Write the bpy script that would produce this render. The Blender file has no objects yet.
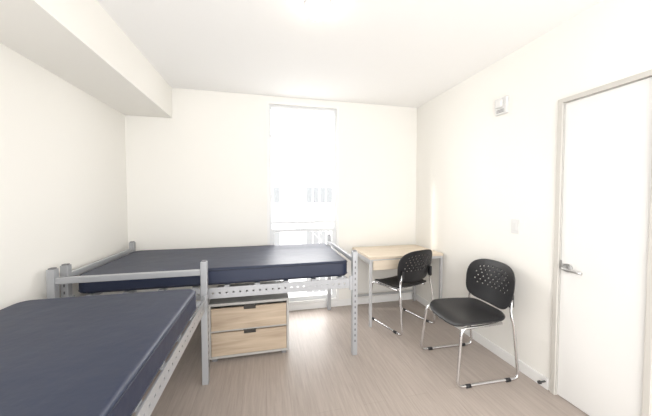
import bpy, bmesh, math, random
from mathutils import Vector, Matrix
random.seed(3)
C=bpy.context.scene.collection
# ---------------------------------------------------------------- materials
def mat(name,col,rough=.5,metal=0,spec=.5,bump=None,var=None,coat=0):
    m=bpy.data.materials.new(name); m.use_nodes=True
    nt=m.node_tree; b=nt.nodes['Principled BSDF']
    b.inputs['Base Color'].default_value=(*col,1); b.inputs['Roughness'].default_value=rough
    b.inputs['Metallic'].default_value=metal; b.inputs['Specular IOR Level'].default_value=spec
    b.inputs['Coat Weight'].default_value=coat
    tc=nt.nodes.new('ShaderNodeTexCoord')
    if var:
        n=nt.nodes.new('ShaderNodeTexNoise'); n.inputs['Scale'].default_value=var[0]; n.inputs['Detail'].default_value=4
        nt.links.new(tc.outputs['Object'],n.inputs['Vector'])
        mx=nt.nodes.new('ShaderNodeMix'); mx.data_type='RGBA'
        mx.inputs['A'].default_value=(*[c*(1-var[1]) for c in col],1); mx.inputs['B'].default_value=(*[min(1,c*(1+var[1])) for c in col],1)
        nt.links.new(n.outputs['Fac'],mx.inputs['Factor']); nt.links.new(mx.outputs['Result'],b.inputs['Base Color'])
    if bump:
        n=nt.nodes.new('ShaderNodeTexNoise'); n.inputs['Scale'].default_value=bump[0]; n.inputs['Detail'].default_value=5
        nt.links.new(tc.outputs['Object'],n.inputs['Vector'])
        bp=nt.nodes.new('ShaderNodeBump'); bp.inputs['Strength'].default_value=bump[1]; bp.inputs['Distance'].default_value=bump[2]
        nt.links.new(n.outputs['Fac'],bp.inputs['Height']); nt.links.new(bp.outputs['Normal'],b.inputs['Normal'])
    return m
def woodmat(name,c1,c2,scale,rough=.45):
    m=mat(name,c1,rough); nt=m.node_tree; b=nt.nodes['Principled BSDF']
    tc=nt.nodes.new('ShaderNodeTexCoord'); mp=nt.nodes.new('ShaderNodeMapping'); mp.inputs['Scale'].default_value=scale
    n=nt.nodes.new('ShaderNodeTexNoise'); n.inputs['Scale'].default_value=1; n.inputs['Detail'].default_value=6; n.inputs['Distortion'].default_value=.6
    r=nt.nodes.new('ShaderNodeValToRGB'); r.color_ramp.elements[0].position=.3; r.color_ramp.elements[1].position=.7
    r.color_ramp.elements[0].color=(*c2,1); r.color_ramp.elements[1].color=(*c1,1)
    nt.links.new(tc.outputs['Object'],mp.inputs['Vector']); nt.links.new(mp.outputs['Vector'],n.inputs['Vector'])
    nt.links.new(n.outputs['Fac'],r.inputs['Fac']); nt.links.new(r.outputs['Color'],b.inputs['Base Color'])
    return m
M_wall=mat('wall_paint',(.88,.863,.82),.7,bump=(60,.08,.002))
M_ceil=mat('ceiling_paint',(.94,.935,.925),.8)
M_trim=mat('trim_paint',(.86,.855,.84),.45)
M_door=mat('door_paint',(.83,.825,.81),.4)
M_frame=mat('door_frame_paint',(.60,.58,.54),.45)
M_vinyl=mat('window_vinyl',(.76,.77,.78),.4)
M_steel=mat('bed_painted_steel',(.42,.43,.45),.35,metal=.3)
M_hole=mat('rail_hole_dark',(.10,.10,.11),.6)
M_cap=mat('grey_plastic_cap',(.2,.2,.21),.5)
M_matt=mat('mattress_vinyl',(.017,.025,.055),.45,bump=(5,.35,.02),var=(3,.08))
M_seam=mat('mattress_seam',(.011,.015,.034),.5)
M_blk=mat('black_plastic',(.014,.014,.016),.42,bump=(150,.15,.001))
M_chr=mat('chrome',(.72,.72,.73),.14,metal=1)
M_sat=mat('satin_metal',(.55,.55,.55),.28,metal=1)
M_leg=mat('silver_powdercoat',(.5,.5,.51),.4,metal=.3)
M_lam=mat('grey_laminate',(.46,.45,.43),.45)
M_drw=woodmat('drawer_maple',(.58,.475,.36),(.39,.30,.22),(2.0,2.0,26))
M_desk=woodmat('desk_maple',(.74,.65,.53),(.66,.56,.44),(3,30,30))
M_dark=mat('shadow_gap',(.05,.045,.04),.8)
M_white=mat('white_plastic',(.72,.72,.71),.35)
M_rub=mat('door_stop_rubber',(.06,.06,.06),.6)
def floormat():
    m=bpy.data.materials.new('vinyl_plank_floor'); m.use_nodes=True; nt=m.node_tree; b=nt.nodes['Principled BSDF']
    N=nt.nodes.new; L=nt.links.new
    tc=N('ShaderNodeTexCoord'); mp=N('ShaderNodeMapping'); mp.inputs['Rotation'].default_value=(0,0,math.radians(90))
    L(tc.outputs['Object'],mp.inputs['Vector'])
    br=N('ShaderNodeTexBrick'); br.offset=.37; br.inputs['Scale'].default_value=1; br.inputs['Brick Width'].default_value=1.2; br.inputs['Row Height'].default_value=.16
    br.inputs['Mortar Size'].default_value=.001; br.inputs['Bias'].default_value=0
    br.inputs['Color1'].default_value=(.50,.435,.39,1); br.inputs['Color2'].default_value=(.47,.408,.365,1); br.inputs['Mortar'].default_value=(.39,.335,.295,1)
    L(mp.outputs['Vector'],br.inputs['Vector'])
    m2=N('ShaderNodeMapping'); m2.inputs['Scale'].default_value=(60,3.2,1); L(tc.outputs['Object'],m2.inputs['Vector'])
    n=N('ShaderNodeTexNoise'); n.inputs['Scale'].default_value=1; n.inputs['Detail'].default_value=8; n.inputs['Roughness'].default_value=.7; n.inputs['Distortion'].default_value=.3
    L(m2.outputs['Vector'],n.inputs['Vector'])
    r=N('ShaderNodeValToRGB'); r.color_ramp.elements[0].position=.3; r.color_ramp.elements[1].position=.7
    r.color_ramp.elements[0].color=(.74,.72,.705,1); r.color_ramp.elements[1].color=(1.0,1.0,1.0,1)
    L(n.outputs['Fac'],r.inputs['Fac'])
    mx=N('ShaderNodeMix'); mx.data_type='RGBA'; mx.blend_type='MULTIPLY'; mx.inputs['Factor'].default_value=1
    L(br.outputs['Color'],mx.inputs['A']); L(r.outputs['Color'],mx.inputs['B']); L(mx.outputs['Result'],b.inputs['Base Color'])
    b.inputs['Roughness'].default_value=.4
    bp=N('ShaderNodeBump'); bp.inputs['Strength'].default_value=.1; bp.inputs['Distance'].default_value=.002
    L(n.outputs['Fac'],bp.inputs['Height']); L(bp.outputs['Normal'],b.inputs['Normal'])
    return m
M_floor=floormat()
# ---------------------------------------------------------------- mesh helpers
def finish(name,bm,m,parent=None,smooth=False):
    me=bpy.data.meshes.new(name); bm.normal_update(); bm.to_mesh(me); bm.free()
    o=bpy.data.objects.new(name,me); C.objects.link(o)
    for x in (m if isinstance(m,(list,tuple)) else [m]): me.materials.append(x)
    if smooth:
        for p in me.polygons: p.use_smooth=True
    if parent: o.parent=parent
    return o
def addbox(bm,lo,hi,mi=0):
    r=bmesh.ops.create_cube(bm,size=1)
    vs=r['verts']
    for v in vs:
        v.co=Vector([lo[i]+(v.co[i]+.5)*(hi[i]-lo[i]) for i in range(3)])
    for f in {f for v in vs for f in v.link_faces}: f.material_index=mi
    return vs
def boxes(name,lst,m,parent=None,bev=0,seg=2):
    bm=bmesh.new()
    for b in lst: addbox(bm,b[0],b[1],b[2] if len(b)>2 else 0)
    o=finish(name,bm,m,parent)
    if bev:
        md=o.modifiers.new('bevel','BEVEL'); md.width=bev; md.segments=seg; md.limit_method='ANGLE'
        for p in o.data.polygons: p.use_smooth=True
        o.modifiers.new('wn','WEIGHTED_NORMAL').keep_sharp=True
    return o
def addcyl(bm,p0,p1,r,n=16,r2=None,mi=0):
    p0=Vector(p0);p1=Vector(p1); d=p1-p0
    res=bmesh.ops.create_cone(bm,cap_ends=True,segments=n,radius1=r,radius2=r if r2 is None else r2,depth=d.length)
    q=d.to_track_quat('Z','Y').to_matrix().to_4x4()
    bmesh.ops.transform(bm,matrix=Matrix.Translation((p0+p1)/2)@q,verts=res['verts'])
    for f in {f for v in res['verts'] for f in v.link_faces}: f.material_index=mi; f.smooth=len(f.verts)==4
def empty(name,loc=(0,0,0),rz=0):
    e=bpy.data.objects.new(name,None); e.location=loc; e.rotation_euler=(0,0,rz); e.empty_display_size=.2; C.objects.link(e); return e
def fillet(pts,rad,n=6):
    pts=[Vector(p) for p in pts]; out=[pts[0]]
    for i in range(1,len(pts)-1):
        a,b,c=pts[i-1],pts[i],pts[i+1]
        r=min(rad,(a-b).length*.48,(c-b).length*.48)
        s=b+(a-b).normalized()*r; e=b+(c-b).normalized()*r
        for k in range(n+1):
            t=k/n; out.append((1-t)**2*s+2*t*(1-t)*b+t*t*e)
    out.append(pts[-1]); return out
def tube(name,pts,r,m,parent,rad=.05,n=12):
    P=fillet(pts,rad) if rad else [Vector(p) for p in pts]
    bm=bmesh.new(); rings=[]; up=None
    for i,p in enumerate(P):
        t=((P[min(i+1,len(P)-1)]-P[max(i-1,0)])).normalized()
        if up is None:
            up=t.orthogonal().normalized()
        else: up=(up-up.dot(t)*t).normalized()
        s=t.cross(up)
        rings.append([bm.verts.new(p+r*(math.cos(a)*up+math.sin(a)*s)) for a in [2*math.pi*k/n for k in range(n)]])
    for a,b in zip(rings,rings[1:]):
        for k in range(n): bm.faces.new((a[k],a[(k+1)%n],b[(k+1)%n],b[k]))
    bm.faces.new(rings[0][::-1]); bm.faces.new(rings[-1])
    return finish(name,bm,m,parent,True)
# ---------------------------------------------------------------- room
XL,XR,D,H=-1.432,1.99,3.235,2.581
YN=-.55
boxes('floor',[((XL-.12,YN,-.1),(XR+.12,D+.12,0))],M_floor)
boxes('ceiling',[((XL-.12,YN,H),(XR+.12,D+.16,H+.1))],M_ceil)
boxes('wall_left',[((XL-.12,YN,0),(XL,D+.12,H))],M_wall)
W1,W2,ZW,ZB=.045,.885,2.495,.10
boxes('wall_back',[((XL,D,0),(W1,D+.16,H)),((W2,D,0),(XR,D+.16,H)),((W1,D,ZW),(W2,D+.16,H)),((W1,D,0),(W2,D+.16,ZB))],M_wall)
boxes('ceiling_soffit',[((XL,YN,2.2555),(-.979,D,H))],M_wall)
DY1,DY0,DZ=1.425,.985,2.035
boxes('wall_right',[((XR,DY1,0),(XR+.12,D+.12,H)),((XR,YN,0),(XR+.12,DY0,H)),((XR,DY0,DZ),(XR+.12,DY1,H))],M_wall)
bh=.085
boxes('baseboard_back',[((XL,D-.012,0),(W1,D,bh)),((W2,D-.012,0),(XR,D,bh)),((W1,D-.012,0),(W2,D,.075))],M_trim,bev=.003)
boxes('baseboard_left',[((XL,YN,0),(XL+.012,D-.013,bh))],M_trim,bev=.003)
boxes('baseboard_right',[((XR-.012,DY1+.045,0),(XR,D-.013,bh)),((XR-.012,YN,0),(XR,DY0-.045,bh))],M_trim,bev=.003)
# door
door=empty('door_1',(XR,(DY0+DY1)/2,0))
def P(o,par):
    o.parent=par; o.matrix_parent_inverse=Matrix.Translation(par.location).inverted(); return o
P(boxes('door_leaf',[((XR+.006,DY0+.004,.008),(XR+.045,DY1-.004,DZ-.004))],M_door,bev=.002),door)
P(boxes('door_frame',[((XR-.014,DY1,0),(XR+.005,DY1+.03,DZ+.03)),((XR-.014,DY0-.03,0),(XR+.005,DY0,DZ+.03)),((XR-.014,DY0,DZ),(XR+.005,DY1,DZ+.03))],M_frame,bev=.002),door)
P(boxes('strike_gap',[((XR+.002,DY1-.012,.90),(XR+.008,DY1,.96))],M_sat),door)
bm=bmesh.new()
hy,hz=1.375,.916
addcyl(bm,(XR+.006,hy,hz),(XR-.008,hy,hz),.028,24); addcyl(bm,(XR-.008,hy,hz),(XR-.05,hy,hz),.010,16)
P(finish('handle_rose',bm,M_sat),door)
P(tube('handle_lever',[(XR-.02,hy,hz),(XR-.052,hy,hz),(XR-.052,hy-.06,hz-.002),(XR-.05,hy-.115,hz-.006)],.009,M_sat,None,.015),door)
bm=bmesh.new(); addcyl(bm,(XR-.012,1.49,.055),(XR-.055,1.49,.055),.006); addcyl(bm,(XR-.055,1.49,.055),(XR-.07,1.49,.055),.012)
finish('door_stop',bm,M_rub)
# window
win=empty('window_1',((W1+W2)/2,D,0))
P(boxes('trim_casing',[((W1-.022,D-.010,ZB-.022),(W1+.008,D+.0,ZW+.022)),((W2-.008,D-.010,ZB-.022),(W2+.022,D+.0,ZW+.022)),((W1+.008,D-.010,ZW-.008),(W2-.008,D+.0,ZW+.022)),((W1+.008,D-.010,ZB-.022),(W2-.008,D+.0,ZB+.008))],M_trim),win)
ft=.035
P(boxes('frame',[((W1+.001,D+.03,ZB+.001),(W1+ft,D+.11,ZW-.001)),((W2-ft,D+.03,ZB+.001),(W2-.001,D+.11,ZW-.001)),((W1+ft,D+.03,ZW-ft),(W2-ft,D+.11,ZW-.001)),((W1+ft,D+.03,ZB+.001),(W2-ft,D+.11,ZB+.05)),
   ((W1+ft,D+.04,1.065),(W2-ft,D+.11,1.095)),((W1+ft+.001,D+.035,.965),(W2-ft-.001,D+.10,1.0)),
   ((W1+ft,D+.035,ZB+.05),(W1+ft+.025,D+.10,.965)),((W2-ft-.025,D+.035,ZB+.05),(W2-ft,D+.10,.965))],M_vinyl),win)
g=bpy.data.materials.new('clear_glass'); g.use_nodes=True; nt=g.node_tree
nt.nodes.remove(nt.nodes['Principled BSDF'])
tr=nt.nodes.new('ShaderNodeBsdfTransparent'); gl=nt.nodes.new('ShaderNodeBsdfGlossy'); gl.inputs['Roughness'].default_value=.02
ms=nt.nodes.new('ShaderNodeMixShader'); ms.inputs[0].default_value=.04
nt.links.new(tr.outputs[0],ms.inputs[1]); nt.links.new(gl.outputs[0],ms.inputs[2]); nt.links.new(ms.outputs[0],nt.nodes['Material Output'].inputs[0])
P(boxes('glass',[((W1+.02,D+.078,ZB+.02),(W2-.02,D+.082,ZW-.02))],g),win)
# exterior
ext=empty('background_building',(2,16,0))
M_fac=mat('facade_stucco',(.85,.85,.84),.8); M_fw=mat('facade_window',(.205,.215,.225),.6,spec=.1); M_fl=mat('facade_blinds',(.27,.275,.28),.7,spec=.1)
P(boxes('facade',[((-12,16,-8),(22,20,5))],M_fac),ext)
lw=[]
for zz,mi in ((-4.5,1),(-1.6,1),(1.0,0)):
    for xx in (-6,-2.6,-.75,2.45,5.4,9,12.2):
        for k in range(4): lw.append(((xx+k*.42,15.95,zz),(xx+k*.42+.34,16.02,zz+.95),mi))
P(boxes('facade_windows',lw,[M_fw,M_fl]),ext)
boxes('ground_outside',[((-30,3.6,-8.2),(40,40,-8))],mat('pavement',(.6,.6,.59),.9))
# ---------------------------------------------------------------- beds
def perforated_rail(name,L,par,axis_y,zc,h,side):
    bm=bmesh.new(); t=.004
    n=int(L/.05); step=L/n
    z0,z1=zc-h/2,zc+h/2
    hh=.006
    addbox(bm,(0,axis_y-t,zc+hh),(L,axis_y+t,z1)); addbox(bm,(0,axis_y-t,z0),(L,axis_y+t,zc-hh))
    for i in range(n+1):
        xc=i*step; addbox(bm,(max(0,xc-.018),axis_y-t,zc-hh),(min(L,xc+.018),axis_y+t,zc+hh))
    addbox(bm,(0,min(axis_y,axis_y+side*.04),z0),(L,max(axis_y,axis_y+side*.04),z0+.006))
    return finish(name,bm,M_steel,par)
def bed(loc,rz,L=2.14,Wd=.99,mtop=.83,mth=.135,moff=0.03):
    e=empty('twin_bed',loc,rz); ps=.045
    pz=.92
    posts=[]
    for x in (0,L-ps):
        for y in (0,Wd-ps): posts.append(((x,y,0.0),(x+ps,y+ps,pz)))
    boxes('posts',posts,M_steel,e,bev=.004)
    caps=[((a[0]+.006,a[1]+.006,pz),(b[0]-.006,b[1]-.006,pz+.008)) for a,b in posts]
    boxes('post_caps',caps,M_cap,e,bev=.003)
    hs=[]
    for a,b in posts:
        z=.12
        while z<.86:
            xs=a[0]-.0006 if a[0]==0 else b[0]-.0004
            hs.append(((xs,a[1]+.018,z),(xs+.001,a[1]+.027,z+.02)))
            ys=a[1]-.0006 if a[1]==0 else b[1]-.0004
            hs.append(((a[0]+.018,ys,z),(a[0]+.027,ys+.001,z+.02)))
            z+=.05
    boxes('post_slots',hs,M_hole,e)
    bars=[]
    for x in (0,L-ps):
        bars.append(((x+.006,ps-.001,.82),(x+ps-.006,Wd-ps+.001,.862)))
        bars.append(((x+.010,ps-.001,.58),(x+ps-.010,Wd-ps+.001,.615)))
    boxes('end_bars',bars,M_steel,e,bev=.004)
    zc=mtop-mth-.055
    for y,s,nm in ((.012,1,'side_rail_1'),(Wd-.012,-1,'side_rail_2')):
        r=perforated_rail(nm,L-2*ps+.01,e,y,zc,.085,s); r.location=(ps-.005,0,0)
    sl=[]
    for i in range(9):
        x=.15+i*(L-.3)/8; sl.append(((x-.02,.02,mtop-mth-.022),(x+.02,Wd-.02,mtop-mth-.004)))
    sl.append(((ps+.02,.25,mtop-mth-.004),(L-ps-.02,Wd-.25,mtop-mth-.001)))
    boxes('deck_slats',sl,M_steel,e)
    br=[]
    for x in (ps-.002,L-ps-.028):
        for y in (.004,Wd-.022): br.append(((x,y,zc-.06),(x+.03,y+.018,zc+.06)))
    boxes('rail_brackets',br,M_steel,e,bev=.002)
    return e
def mattress(e,x0,x1,y0,y1,z0,z1):
    bm=bmesh.new()
    vs=addbox(bm,(x0,y0,z0),(x1,y1,z1))
    vert=[ed for ed in bm.edges if abs(ed.verts[0].co.z-ed.verts[1].co.z)>.01]
    bmesh.ops.bevel(bm,geom=vert,offset=.07,segments=8,profile=.5,affect='EDGES')
    hor=[ed for ed in bm.edges if abs(ed.verts[0].co.z-ed.verts[1].co.z)<1e-5 and any(abs(f.normal.z)>.9 for f in ed.link_faces)]
    bmesh.ops.bevel(bm,geom=hor,offset=.022,segments=5,profile=.5,affect='EDGES')
    o=finish('mattress',bm,M_matt,e,True)
    o.modifiers.new('wn','WEIGHTED_NORMAL')
    for z,n in ((z1-.018,'piping_top'),(z0+.018,'piping_bottom')):
        pts=[]
        r=.07; 
        for cx,cy,a0 in ((x1-r,y1-r,0),(x0+r,y1-r,90),(x0+r,y0+r,180),(x1-r,y0+r,270)):
            for k in range(9):
                a=math.radians(a0+k*90/8); pts.append((cx+(r+.000)*math.cos(a),cy+(r+.000)*math.sin(a),z))
        pts.append(pts[0]); tube(n,pts,.004,M_seam,e,0,6)
b2=bed((-1.385,2.185,0),0,L=2.17,Wd=1.0,mtop=.835)
mattress(b2,.06,2.10,.03,.965,.70,.835)
b1=bed((-.42,-.03,0),math.pi/2,L=2.155,Wd=.975,mtop=.805)
mattress(b1,-.0+.05,1.90,.012,.955,.67,.805)
# ---------------------------------------------------------------- dresser
dr=empty('two_drawer_chest',(-.135,2.345,0))
w,d,h=.67,.50,.50
boxes('carcass',[((-w/2,0,.03),(-w/2+.02,d,h-.022)),((w/2-.02,0,.03),(w/2,d,h-.022)),((-w/2,0,h-.022),(w/2,d,h)),((-w/2,0.002,.03),(w/2,d,.05)),((-w/2,d-.01,.03),(w/2,d,h)),
   ((-w/2,.006,.255),(w/2,.03,.268))],M_lam,dr,bev=.0015)
boxes('drawer_fronts',[((-w/2+.023,-.004,.272),(w/2-.023,.014,.435)),((-w/2+.023,-.004,.055),(w/2-.023,.014,.225))],M_drw,dr,bev=.002)
boxes('drawer_pull_recesses',[((-.055,.004,.43),(.055,.016,.475)),((-.055,.004,.22),(.055,.016,.258))],M_dark,dr)
boxes('drawer_top_rails',[((-w/2+.023,-.004,.435),(-.05,.014,.460)),((.05,-.004,.435),(w/2-.023,.014,.460)),((-w/2+.023,-.004,.225),(-.05,.014,.250)),((.05,-.004,.225),(w/2-.023,.014,.250))],M_drw,dr)
boxes('glides',[((x-.02,y-.02,0),(x+.02,y+.02,.031)) for x in (-.29,.29) for y in (.04,.46)],M_cap,dr)
# ---------------------------------------------------------------- desk
dk=empty('writing_desk',(1.52,2.91,0))
dx,dy=.445,.29
boxes('desktop',[((-dx,-dy,.727),(dx,dy,.755))],M_desk,dk,bev=.003)
lg=[]
for sx in (-1,1):
    for sy in (-1,1):
        cx,cy=sx*(dx-.018),sy*(dy-.018); lg.append(((cx-.014,cy-.014,0),(cx+.014,cy+.014,.727)))
boxes('legs',lg,M_leg,dk,bev=.003)
boxes('frame_rails',[((-dx+.03,-dy+.006,.70),(dx-.03,-dy+.03,.727)),((-dx+.03,dy-.03,.70),(dx-.03,dy-.006,.727)),((-dx+.006,-dy+.03,.69),(-dx+.03,dy-.03,.727)),((dx-.03,-dy+.03,.69),(dx-.006,dy-.03,.727)),
   ((-dx+.03,dy-.028,.12),(dx-.03,dy-.008,.145))],M_leg,dk)
boxes('drawer_box',[((-dx+.05,-dy+.012,.635),(.10,dy-.08,.70))],M_lam,dk,bev=.002)
boxes('drawer_front',[((-dx+.04,-dy-.004,.615),(.12,-dy+.012,.715))],M_desk,dk,bev=.002)
# ---------------------------------------------------------------- chairs
def sq(u,v,e=4.0):
    m=max(abs(u),abs(v))
    if m==0: return 0,0
    n=(abs(u)**e+abs(v)**e)**(1/e)
    return u*m/n,v*m/n
def shell(name,fn,nu,nv,hole,par,th=.008):
    bm=bmesh.new(); g=[[None]*(nv+1) for _ in range(nu+1)]
    for i in range(nu+1):
        for j in range(nv+1):
            u=-1+2*i/nu; v=-1+2*j/nv
            u,v=sq(u,v); g[i][j]=bm.verts.new(fn(u,v))
    for i in range(nu):
        for j in range(nv):
            if hole and hole(i,j): continue
            bm.faces.new((g[i][j],g[i+1][j],g[i+1][j+1],g[i][j+1]))
    o=finish(name,bm,M_blk,par,True)
    s=o.modifiers.new('sol','SOLIDIFY'); s.thickness=th; s.offset=0
    ss=o.modifiers.new('sub','SUBSURF'); ss.levels=1; ss.render_levels=2
    return o
def chair(loc,rz):
    e=empty('stacking_chair',loc,rz)
    def seat(u,v):
        x=.23*u; y=(.24)*v*(1+.04*u)
        z=.452-.012*(1-u*u)*(1-v*v)+.012*v*v
        if u>.55: z-=.045*((u-.55)/.45)**2
        if u<-.5: z+=.03*((-u-.5)/.5)**2
        return Vector((x+.005,y,z))
    shell('seat',seat,18,18,None,e,.018)
    def back(u,v):
        hgt=.168*v
        w=.252-.022*(v if v>0 else 0)**2-.025*(-v if v<0 else 0)
        y=w*u; lean=-.05*(v+1)/2
        x=-.225+lean+.05*u*u+ (.018*(v*v))*(-1 if v>0 else 1)
        return Vector((x,y,.672+hgt+.014*(1-u*u)*(1 if v>0 else 0)*v))
    NU,NV=41,34
    def hole(i,j):
        if j<13 or j>NV-6 or i<6 or i>NU-7: return False
        if j%3!=1: return False
        k=((j-1)//3)%2
        return (i+(2 if k else 0))%4==0 
    shell('backrest',back,NU,NV,hole,e,.009)
    for s,n in ((1,'frame_left'),(-1,'frame_right')):
        tube(n,[(-.232,s*.205,.64),(-.210,s*.222,.50),(-.225,s*.235,.42),(-.265,s*.245,.011),(.26,s*.245,.011),(.215,s*.225,.428),(-.15,s*.20,.428)],.0105,M_chr,e,.05)
        bm=bmesh.new(); 
        addbox(bm,(-.245,s*.205-.014,.545),(-.205,s*.205+.014,.65))
        o=finish('back_bracket',bm,M_blk,e); md=o.modifiers.new('b','BEVEL'); md.width=.01; md.segments=3
        bm=bmesh.new()
        for x in (-.17,.17): addcyl(bm,(x-.02,s*.245,.010),(x+.02,s*.245,.010),.0135)
        finish('glides',bm,M_blk,e)
    tube('cross_bar_front',[(.13,-.21,.428),(.13,.21,.428)],.009,M_chr,e,0)
    tube('cross_bar_rear',[(-.12,-.205,.428),(-.12,.205,.428)],.009,M_chr,e,0)
    return e
chair((1.62,1.865,0),math.pi+math.radians(-2))
chair((1.475,2.69,0),math.radians(90+17))
# ---------------------------------------------------------------- wall things
fa=empty('wall_fire_alarm',(XR,1.905,2.17))
boxes('backplate',[((-.03,-.058,-.07),(0,.058,.07))],M_white,fa,bev=.006)
boxes('strobe_lens',[((-.058,-.03,-.02),(-.03,.03,.05))],M_white,fa,bev=.01,seg=3)
boxes('horn_grille',[((-.032,-.035,-.056-.0+.01*i),(-.0295,.035,-.052+.01*i)) for i in range(3)],M_cap,fa)
ls=empty('light_switch',(XR,1.765,1.155))
boxes('plate',[((-.006,-.036,-.058),(0,.036,.058))],M_white,ls,bev=.002)
boxes('rocker',[((-.010,-.016,-.033),(-.005,.016,.033))],M_white,ls,bev=.002)
# ceiling lamp
cl=empty('ceiling_lamp',(.327,1.645,H))
bm=bmesh.new(); addcyl(bm,(0,0,0),(0,0,-.018),.082,40); finish('base',bm,mat('lamp_ring',(.8,.79,.77),.4),cl)
bm=bmesh.new(); bmesh.ops.create_uvsphere(bm,u_segments=32,v_segments=16,radius=.078)
for v in bm.verts: v.co.z=v.co.z*.75-.02
em=bpy.data.materials.new('lamp_diffuser'); em.use_nodes=True; b=em.node_tree.nodes['Principled BSDF']
b.inputs['Emission Color'].default_value=(1,.90,.74,1); b.inputs['Emission Strength'].default_value=13
finish('diffuser',bm,em,cl,True)
# ---------------------------------------------------------------- light
# overcast sky, extra strength added on the window side to light the room
w=bpy.data.worlds.new('world'); bpy.context.scene.world=w; w.use_nodes=True
nt=w.node_tree; bg=nt.nodes['Background']; bg.inputs[0].default_value=(1,.99,.977,1)
tc=nt.nodes.new('ShaderNodeTexCoord'); sp=nt.nodes.new('ShaderNodeSeparateXYZ'); nt.links.new(tc.outputs['Generated'],sp.inputs[0])
mr=nt.nodes.new('ShaderNodeMapRange'); mr.inputs['From Min'].default_value=.1; mr.inputs['From Max'].default_value=.8; mr.inputs['To Min'].default_value=3.65; mr.inputs['To Max'].default_value=11
nt.links.new(sp.outputs['Y'],mr.inputs['Value']); nt.links.new(mr.outputs['Result'],bg.inputs[1])
def portal(name,loc,rx,sx,sy):
    l=bpy.data.lights.new(name,'AREA'); l.shape='RECTANGLE'; l.size=sx; l.size_y=sy; l.cycles.is_portal=True
    o=bpy.data.objects.new(name,l); o.location=loc; o.rotation_euler=(rx,0,0); C.objects.link(o); return o
portal('window_portal',((W1+W2)/2,D+.15,(ZB+ZW)/2),math.radians(-90),.84,2.4)
portal('open_side_portal',((XL+XR)/2,YN-.01,H/2),math.radians(90),XR-XL,H)  # no entry here: wall behind camera left out to let sky light in
sl=bpy.data.lights.new('sun','SUN'); sl.energy=1.8; sl.angle=math.radians(4); sl.color=(1,.95,.86)
so=bpy.data.objects.new('sun',sl); C.objects.link(so)
so.rotation_euler=Vector((1.1,-.33,-.6)).to_track_quat('-Z','Y').to_euler()
# ---------------------------------------------------------------- camera
cd=bpy.data.cameras.new('camera'); co=bpy.data.objects.new('camera',cd); C.objects.link(co)
cd.sensor_width=36; cd.lens=266.1/652*36; cd.shift_y=-2.8/652; cd.clip_start=.02
co.location=(0,0,1.4); co.rotation_euler=(math.radians(90)-.0331,0,-.2253)
bpy.context.scene.camera=co
vs=bpy.context.scene.view_settings; vs.view_transform='Standard'; vs.look='None'
